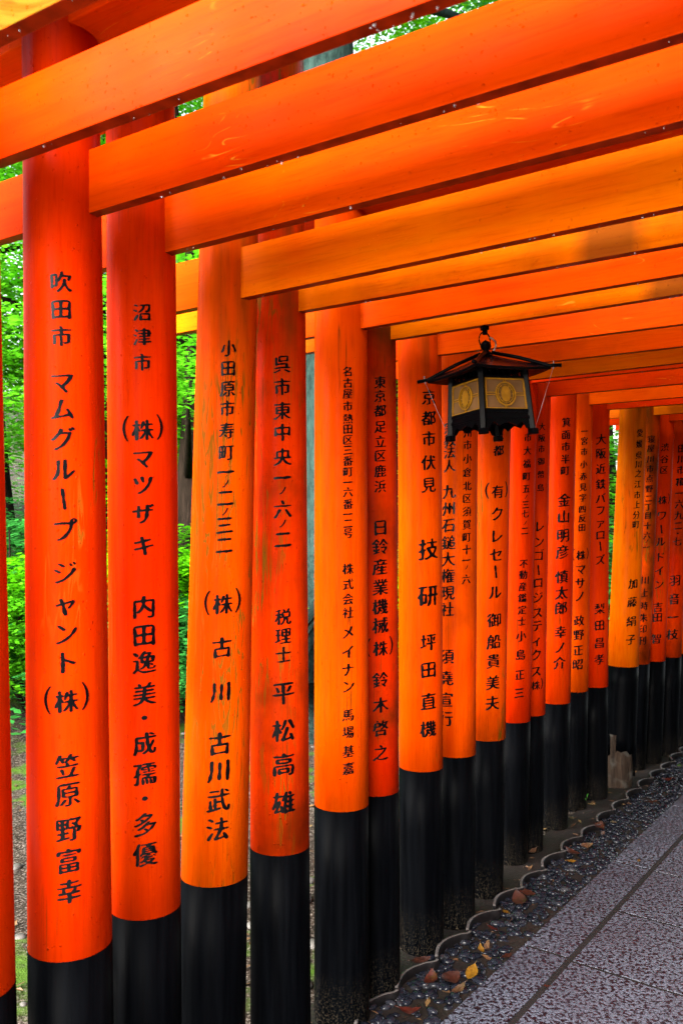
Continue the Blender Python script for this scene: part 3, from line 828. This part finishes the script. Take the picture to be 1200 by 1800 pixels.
        for zz in ((-.178, -.186), (-.256, -.264)):
            for dx in (-.003, .003): bar(bm, dx, zz[0], dx, zz[1], .0022, .002, .001)
        for rr_, wd in ((.034, .0042), (.027, .0015)):
            pts = [(rr_*math.cos(t), -.221+rr_*1.0*math.sin(t)) for t in [2*math.pi*k/30 for k in range(31)]]
            for a_, b_ in zip(pts, pts[1:]): bar(bm, *a_, *b_, wd, .003, .0022)
        # plain rounded jewel in the middle of the ring
        cs = [P(.017*math.cos(t), -.221+.024*math.sin(t), .003) for t in [2*math.pi*k/24 for k in range(24)]]
        bm.faces.new([bm.verts.new(c) for c in cs])
        for k in range(12):
            t = 2*math.pi*k/12; bar(bm, .020*math.cos(t), -.221+.020*math.sin(t), .030*math.cos(t), -.221+.030*math.sin(t), .0014, .002, .0016)
        bmesh.ops.recalc_face_normals(bm, faces=bm.faces)
        from_bm('gilt_tracery', bm, pane, M_GOLD)
    bm = bmesh.new(); box(bm, (0, 0, -.2875), (.158, .158, .005), 0); from_bm('floor_plate', bm, root, M_IRON)
lantern()

# ------------------------------------------------------------------ fallen leaves and seedlings
def leaf_mesh(L, W, curl, name='fallen_leaf'):
    bm = bmesh.new(); n = 8; rows = []
    for k in range(n+1):
        t = k/n; w_ = W*math.sin(math.pi*min(1, t*.96+.02))**.8*(1-.25*t); z = curl*L*(t-.5)**2*2
        rows.append([bm.verts.new((L*(t-.5), w_*s, z+curl*.35*abs(s)*W+.0015*math.sin(k*2+s*3))) for s in (-1, -.5, 0, .5, 1)])
    for a, b in zip(rows, rows[1:]):
        for k in range(4): bm.faces.new((a[k], b[k], b[k+1], a[k+1]))
    st = [(-L*.5, 0, curl*L*.5), (-L*.72, .002, curl*L*.7)]
    tube(bm, st, .0009, 5)
    me = bpy.data.meshes.new(name); bm.to_mesh(me); bm.free(); return me
LC = dict(brown=(.030, .009, .005), red=(.045, .007, .004), yellow=(.15, .070, .005), tan=(.065, .032, .016), green=(.035, .085, .01), pale=(.11, .08, .045))
LM = {k: simple('leaf_'+k, v, .35, 0, .5, 60, .5, .002) for k, v in LC.items()}
leaves = [ # px, py, length, colour, label
 (828, 1712, .075, 'yellow', 'big curled yellow leaf on the pebbles against the stone path edge'),
 (790, 1722, .085, 'brown', 'broad brown leaf lying left of the curled yellow leaf'),
 (805, 1742, .060, 'tan', 'tan leaf folded over the path edge below the yellow leaf'),
 (757, 1724, .085, 'red', 'large wet red-brown leaf among the near pebbles'),
 (740, 1690, .070, 'brown', 'dull brown leaf in the bare soil beside the near tiles'),
 (722, 1780, .070, 'red', 'narrow dark red leaf on the nearest bare soil'),
 (845, 1672, .045, 'yellow', 'small orange-yellow leaf at the path edge above the big yellow one'),
 (803, 1635, .020, 'pale', 'tiny pale scrap of leaf on the dark pebbles'),
 (866, 1634, .045, 'red', 'red leaf standing in the middle pebbles'),
 (889, 1605, .040, 'yellow', 'orange leaf on the pebbles below the middle tiles'),
 (912, 1583, .095, 'brown', 'wide brown leaf heap piece in the middle of the pebble strip'),
 (925, 1570, .070, 'brown', 'second brown leaf overlapping the middle leaf heap'),
 (812, 1592, .060, 'red', 'red-brown leaf resting behind a tile at the black posts'),
 (790, 1607, .050, 'tan', 'tan leaf caught behind the third bend of tiles'),
 (1003, 1515, .050, 'yellow', 'thin orange leaf lying near the path edge halfway along'),
 (1006, 1500, .075, 'brown', 'brown leaf just above the thin orange leaf'),
 (1030, 1488, .060, 'tan', 'long tan leaf by the path edge halfway along'),
 (1052, 1455, .085, 'brown', 'dark brown leaf pair piece on far pebbles'),
 (1078, 1447, .060, 'pale', 'pale leaf beside the dark brown leaf on far pebbles'),
 (1105, 1415, .050, 'tan', 'upright orange-brown leaf on the far pebbles beside the tiles'),
 (1140, 1412, .090, 'brown', 'long brown leaf at the path edge near the right side'),
 (1102, 1393, .040, 'yellow', 'small yellow leaf by the rotten stump foot'),
 (1192, 1348, .050, 'green', 'green fallen leaf on pebbles at the right edge'),
 (1170, 1372, .070, 'red', 'reddish leaf on the far pebbles near the right edge'),
 (935, 1438+60, .055, 'tan', 'tan leaf on the soil in front of a black post foot'),
 (1003, 1440, .05, 'pale', 'light leaf on the soil between black post foot and tiles'),
 (960, 1735, .022, 'brown', 'tiny brown leaf on the near stone slab'),
 (890, 1682, .045, 'brown', 'thin brown leaf on the kerb stone of the path'),
 (1122, 1514, .022, 'yellow', 'tiny yellow leaf in the path joint'),
]
for px, py, L, c, lb in leaves:
    onp = 'slab' in lb or 'kerb' in lb or 'joint' in lb
    p = atZ(px, py, .014 if not onp else .004)
    me = leaf_mesh(L*1.0, L*1.0*rnd.uniform(.24, .36), rnd.uniform(.05, .35) if not onp else .1)
    o = link('fallen_leaf', me, None, LM[c], True)
    o.location = (p.x, p.y, p.z+.004); o.rotation_euler = (rnd.uniform(-.3, .3)*(not onp), rnd.uniform(-.2, .2)*(not onp), rnd.uniform(0, 6.28))
    tag(o, lb, 'leaf', 'fallen leaves beside the path')
M_SPROUT = simple('sprout_green', (.05, .24, .03), .4, 0, .4, 40, .3)
for px, py, h, lb in ((906, 1515, .075, 'two leaved green seedling at a black post foot, nearest of the three'),
                      (1026, 1418, .05, 'low green seedling beside the tiles, middle of the three'),
                      (1146, 1340, .05, 'green seedling with long leaves beyond the rotten stump foot'),
                      (775, 1606, .03, 'short yellow-green sprig behind the near tiles')):
    p = atZ(px, py, .0); root = empty('seedling', p); tag(root, lb, 'seedling', 'seedlings by the posts')
    bm = bmesh.new(); tube(bm, [(0, 0, -.01), (.004, 0, h*.5), (0, .002, h)], .0012, 5); from_bm('stem', bm, root, M_SPROUT, True)
    for k in range(3):
        o = link('leaf', leaf_mesh(.034, .008, .5, 'leaf'), root, M_SPROUT, True); an = k*2.1+.5
        o.location = (math.cos(an)*.016, math.sin(an)*.016, h-.006*k); o.rotation_euler = (0, -.5, an)

# ------------------------------------------------------------------ woodland behind the gates
def leaf_mat(name, c1, c2):
    q = NB(name); v = q.coord()
    vo = q.n('ShaderNodeTexVoronoi'); vo.inputs['Scale'].default_value = 2.2; q.l(v, vo.inputs['Vector'])
    c = q.mix(q.noise(v, 12, 3), c1, c2)
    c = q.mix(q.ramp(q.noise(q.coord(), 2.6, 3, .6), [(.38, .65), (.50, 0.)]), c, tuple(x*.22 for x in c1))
    m = q.set(Base_Color=c, Roughness=.35, Specular_IOR_Level=.22)
    tr = q.n('ShaderNodeBsdfTranslucent'); q.l(c, tr.inputs[0]); mx = q.n('ShaderNodeMixShader'); mx.inputs[0].default_value = .45
    out = q.t.nodes['Material Output']; q.l(q.b.outputs[0], mx.inputs[1]); q.l(tr.outputs[0], mx.inputs[2]); q.l(mx.outputs[0], out.inputs[0])
    return m
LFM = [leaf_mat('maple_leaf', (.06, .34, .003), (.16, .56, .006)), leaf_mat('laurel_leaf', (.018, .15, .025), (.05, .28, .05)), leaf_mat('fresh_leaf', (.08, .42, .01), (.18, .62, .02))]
q = NB('bark'); f = q.noise(q.coord((1, 1, .15)), 22, 6, .7); f2 = q.noise(q.coord(), 2, 4)
c_ = q.mix(q.ramp(f, [(.35, 0.), (.65, 1.)]), (.004, .0028, .002), (.018, .012, .009)); M_BARK = q.set(Base_Color=c_, Roughness=.85, Specular_IOR_Level=.03, Normal=q.bump(f, .02, .9))
q = NB('mossy_bark'); f = q.noise(q.coord((1, 1, .3)), 26, 6, .7)
c_ = q.mix(q.ramp(f, [(.35, 0.), (.7, 1.)]), (.006, .013, .012), (.020, .040, .035)); M_MOSSBARK = q.set(Base_Color=c_, Roughness=.85, Specular_IOR_Level=.03, Normal=q.bump(f, .02, .9))
def crown_mesh(seed, rx, rz, ncl, nl, ls):
    r2 = random.Random(seed); vs, fs = [], []
    for c in range(ncl):
        while True:
            p = Vector((r2.uniform(-1, 1), r2.uniform(-1, 1), r2.uniform(-1, 1)))
            if p.length < 1 and p.length > .25*r2.random(): break
        k = .75+.5*noise.noise(p*1.7+Vector((seed, 0, 0)))
        cc = Vector((p.x*rx*k, p.y*rx*k, p.z*rz*k)); cr = r2.uniform(.12, .34)*rx*.5
        for j in range(nl):
            o = Vector((r2.gauss(0, 1), r2.gauss(0, 1), r2.gauss(0, .35)))*cr*.6
            q_ = cc+o; a = r2.uniform(0, 6.28); tl = r2.uniform(-.7, .7); L = ls*r2.uniform(.6, 1.3)
            u_ = Vector((math.cos(a), math.sin(a), tl*.6)); v_ = Vector((-math.sin(a), math.cos(a), r2.uniform(-.5, .5)))
            b = len(vs); vs += [q_-u_*L*.5, q_+v_*L*.28, q_+u_*L*.5, q_-v_*L*.28]; fs.append((b, b+1, b+2, b+3))
    me = bpy.data.meshes.new('crown'); me.from_pydata(vs, [], fs); me.update(); return me
CR = [crown_mesh(11, 1.0, .8, 300, 40, .034), crown_mesh(23, 1.0, .9, 430, 44, .032), crown_mesh(37, 1.0, .7, 430, 44, .036)]
SH = [crown_mesh(51, 1.0, .85, 330, 40, .06), crown_mesh(67, 1.0, .8, 330, 40, .055)]
CRM = {}
def crown_of(lst, k, m):
    key = (id(lst), k, m)
    if key not in CRM:
        me = lst[k].copy(); me.materials.append(LFM[m]); CRM[key] = me
    return CRM[key]
def trunk(bm, pts, rs, n=14):
    tube(bm, pts, rs, n)
def tree(x, y, h, cr, r0, m, lb, leanx=0.0, bark=None, low=.45, k=0, nm='broadleaf_tree', parts=3):
    z = ground_h(x, y)
    root = empty(nm, (x, y, z)); tag(root, lb, 'tree', 'trees beyond the gates')
    bm = bmesh.new(); pts = [Vector((leanx*t*t*h+.12*math.sin(t*5+x), .1*math.sin(t*4+y), h*t)) for t in (0, .04, .12, .3, .5, .7, .9)]
    trunk(bm, [pts[0]-Vector((0, 0, .2))]+pts[1:], [r0*1.5, r0*1.2, r0, r0*.85, r0*.65, r0*.42, r0*.15])
    r2 = random.Random(int(x*31+y*17))
    for b in range(7):
        t = .35+.08*b; i_ = min(5, int(t/.2)+2); o = pts[i_]; a = b*2.4+x
        L = cr*.8; tube(bm, [o, o+Vector((math.cos(a)*L*.5, math.sin(a)*L*.5, L*.25)), o+Vector((math.cos(a)*L, math.sin(a)*L, L*.35))], [r0*.35, r0*.2, r0*.06], 7)
    from_bm('trunk', bm, root, bark or M_BARK, True)
    for j in range(parts):
        o = bpy.data.objects.new('crown', crown_of(CR, (k+j) % 3, m)); COL.objects.link(o); o.parent = root
        f = j/max(1, parts-1); a = j*2.3+x
        o.location = (leanx*h*f+math.cos(a)*cr*.25, math.sin(a)*cr*.25, h*(low+(1-low)*f*.9)); sc = cr*(1-.25*f)
        o.scale = (sc, sc, sc*.9); o.rotation_euler = (0, 0, a)
def shrub(x, y, r, m, lb, k=0):
    z = ground_h(x, y); root = empty('shrub', (x, y, z)); tag(root, lb, 'shrub', 'shrubs beyond the gates')
    bm = bmesh.new()
    for b in range(5):
        a = b*1.26; tube(bm, [(0, 0, -.05), (math.cos(a)*r*.3, math.sin(a)*r*.3, r*.5), (math.cos(a)*r*.6, math.sin(a)*r*.6, r*1.0)], [.02*r+.008, .012, .005], 6)
    from_bm('stem', bm, root, M_BARK, True)
    o = bpy.data.objects.new('foliage', crown_of(SH, k % 2, m)); COL.objects.link(o); o.parent = root
    o.location = (0, 0, r*.72); o.scale = (r, r, r*.85); o.rotation_euler = (0, 0, x)
def at(px, D, py=None): return Vector(((px-600)/FP*D, D))
tr = [ # px bearing, depth, height, crown radius, trunk radius, leaf, lean, low, label
 (-60, 8.0, 6.5, 2.2, .12, 2, 0, .33, 'bright green maple left of the first full post'),
 (95, 11.5, 8.5, 2.6, .18, 2, 0, .35, 'tall pale green tree far behind the left edge gap'),
 (186, 9.0, 9.0, 2.2, .17, 0, 0, .62, 'tree with a dark trunk showing between first and second posts'),
 (330, 7.6, 6.0, 1.9, .13, 2, -.03, .5, 'leaning tree whose trunk shows beside the second post'),
 (410, 12., 9.0, 2.6, .18, 0, 0, .35, 'broad green tree behind the third post'),
 (700, 10., 8.0, 2.4, .16, 0, 0, .4, 'green tree behind the lantern part of the row'),
 (900, 9.5, 7.5, 2.2, .15, 1, 0, .4, 'dark evergreen behind the middle gates'),
 (1078, 10.5, 7.5, 2.3, .15, 2, 0, .3, 'yellow-green tree seen in the leafy gap'),
 (1250, 12., 8.0, 2.5, .17, 0, 0, .3, 'green tree beyond the farthest gates'),
 (322, 15.0, 5.2, 2.3, .13, 0, 0, .3, 'rounded green tree in front of the pale house'),
 (-5, 10.5, 6.0, 2.3, .12, 0, 0, .3, 'soft green tree up the slope in the left edge gap'),
 (-420, 8.5, 7.5, 2.3, .16, 0, 0, .4, 'green tree outside the left edge of the view'),
]
for px, D, h, cr, r0, m, ln, low, lb in tr:
    p = at(px, D); tree(p.x, p.y, h, cr, r0, m, lb, ln, None, low, int(abs(px)) % 3)
p = at(552, 6.2); tree(p.x, p.y, 11, 2.2, .30, 1, 'big old tree with blue-green mossy trunk behind the fifth post', 0, M_MOSSBARK, .7, 1, 'cedar_tree')
sh = [(-60, 6.0, .8, 2, 'light green shrub at the left edge'), (25, 6.9, 1.15, 1, 'dark glossy shrub behind the light green one'), (60, 6.2, .75, 2, 'low light green shrub left of the first full post'),
      (140, 6.6, 1.1, 0, 'green shrub behind the first full post'), (200, 6.2, .8, 1, 'low dark shrub between first and second posts'), (290, 6.9, 1.2, 0, 'tall green shrub behind the second post'),
      (345, 6.3, .8, 1, 'glossy shrub between second and third posts'), (440, 6.8, 1.1, 0, 'mid green shrub behind the third post'),
      (520, 7.2, .8, 1, 'dark shrub at the foot of the mossy tree'), (660, 7.0, 1.1, 0, 'green shrub behind the fifth post'), (780, 7.4, 1.1, 1, 'dark shrub behind the lantern'),
      (326, 9.4, 1.7, 0, 'large rounded shrub up the slope behind the leaning trunk'), (940, 7.8, 1.2, 1, 'glossy shrub behind the middle gates'), (1072, 7.4, 1.3, 1, 'glossy blue-green shrub in the leafy gap'), (1180, 9.0, 1.4, 0, 'green shrub beyond the farthest gates')]
for k, (px, D, r, m, lb) in enumerate(sh):
    p = at(px, D); shrub(p.x, p.y, r, m, lb, k)
vs, fs = [], []
r3 = random.Random(5)
for i in range(30000):
    t = r3.uniform(-6, 16); s_ = -3.3-abs(r3.gauss(0, 3.6))
    p = RP+RD*t+RN*s_; k = .6+.8*noise.noise((p.x*.8, p.y*.8, 4))
    z = ground_h(p.x, p.y)+r3.random()*.30*k+.02; L = r3.uniform(.02, .05); a = r3.uniform(0, 6.28)
    u_ = Vector((math.cos(a), math.sin(a), r3.uniform(-.4, .4)))*L; v_ = Vector((-math.sin(a), math.cos(a), r3.uniform(-.5, .5)))*L*.5; c0 = Vector((p.x, p.y, z)); b = len(vs)
    vs += [c0-u_, c0+v_, c0+u_, c0-v_]; fs.append((b, b+1, b+2, b+3))
tag(from_py('undergrowth', vs, fs, None, LFM[1]), 'low leafy undergrowth covering the slope beyond the gates', 'undergrowth', kind='stuff')
for x, y, h, cr, lb in ((5.5, 1.5, 8, 2.4, 'tree on the right slope beside the path'), (6.5, 5.5, 9, 2.6, 'tree on the right slope farther along')):
    tree(x, y, h, cr, .17, 0, lb, 0, None, .35, 0)

# ------------------------------------------------------------------ pale house far behind
def house():
    p = at(322, 24); z = ground_h(p.x, p.y)
    root = empty('house', (p.x, p.y, z), R(12)); tag(root, 'white walled house with grey tiled roof far behind the trees', 'house')
    wm = simple('white_plaster', (.75, .75, .76), .7, 0, .3, 6, .1); rm = simple('roof_tile', (.16, .17, .19), .5, 0, .4, 14, .3, .01); gm = simple('window_glass', (.05, .07, .09), .1, 0, .6)
    bm = bmesh.new(); H = 9.9-z; box(bm, (0, 0, H/2), (6, 5, H), .02); from_bm('wall', bm, root, wm)
    bm = bmesh.new(); vs = [bm.verts.new(v) for v in ((-3.5, -3, H), (3.5, -3, H), (3.5, 3, H), (-3.5, 3, H), (-2.6, 0, H+1.7), (2.6, 0, H+1.7))]
    for f in ((0, 1, 5, 4), (1, 2, 5), (2, 3, 4, 5), (3, 0, 4), (3, 2, 1, 0)): bm.faces.new([vs[i] for i in f])
    from_bm('roof', bm, root, rm)
    for x in (-1.8, 0, 1.8):
        for zz in (H-4.6, H-1.6):
            bm = bmesh.new(); box(bm, (x, -2.51, zz), (1.1, .06, 1.3), .01); wf = from_bm('window', bm, root, wm)
            bm = bmesh.new(); box(bm, (x, -2.55, zz), (.9, .02, 1.1), 0); from_bm('pane', bm, wf, gm)
house()
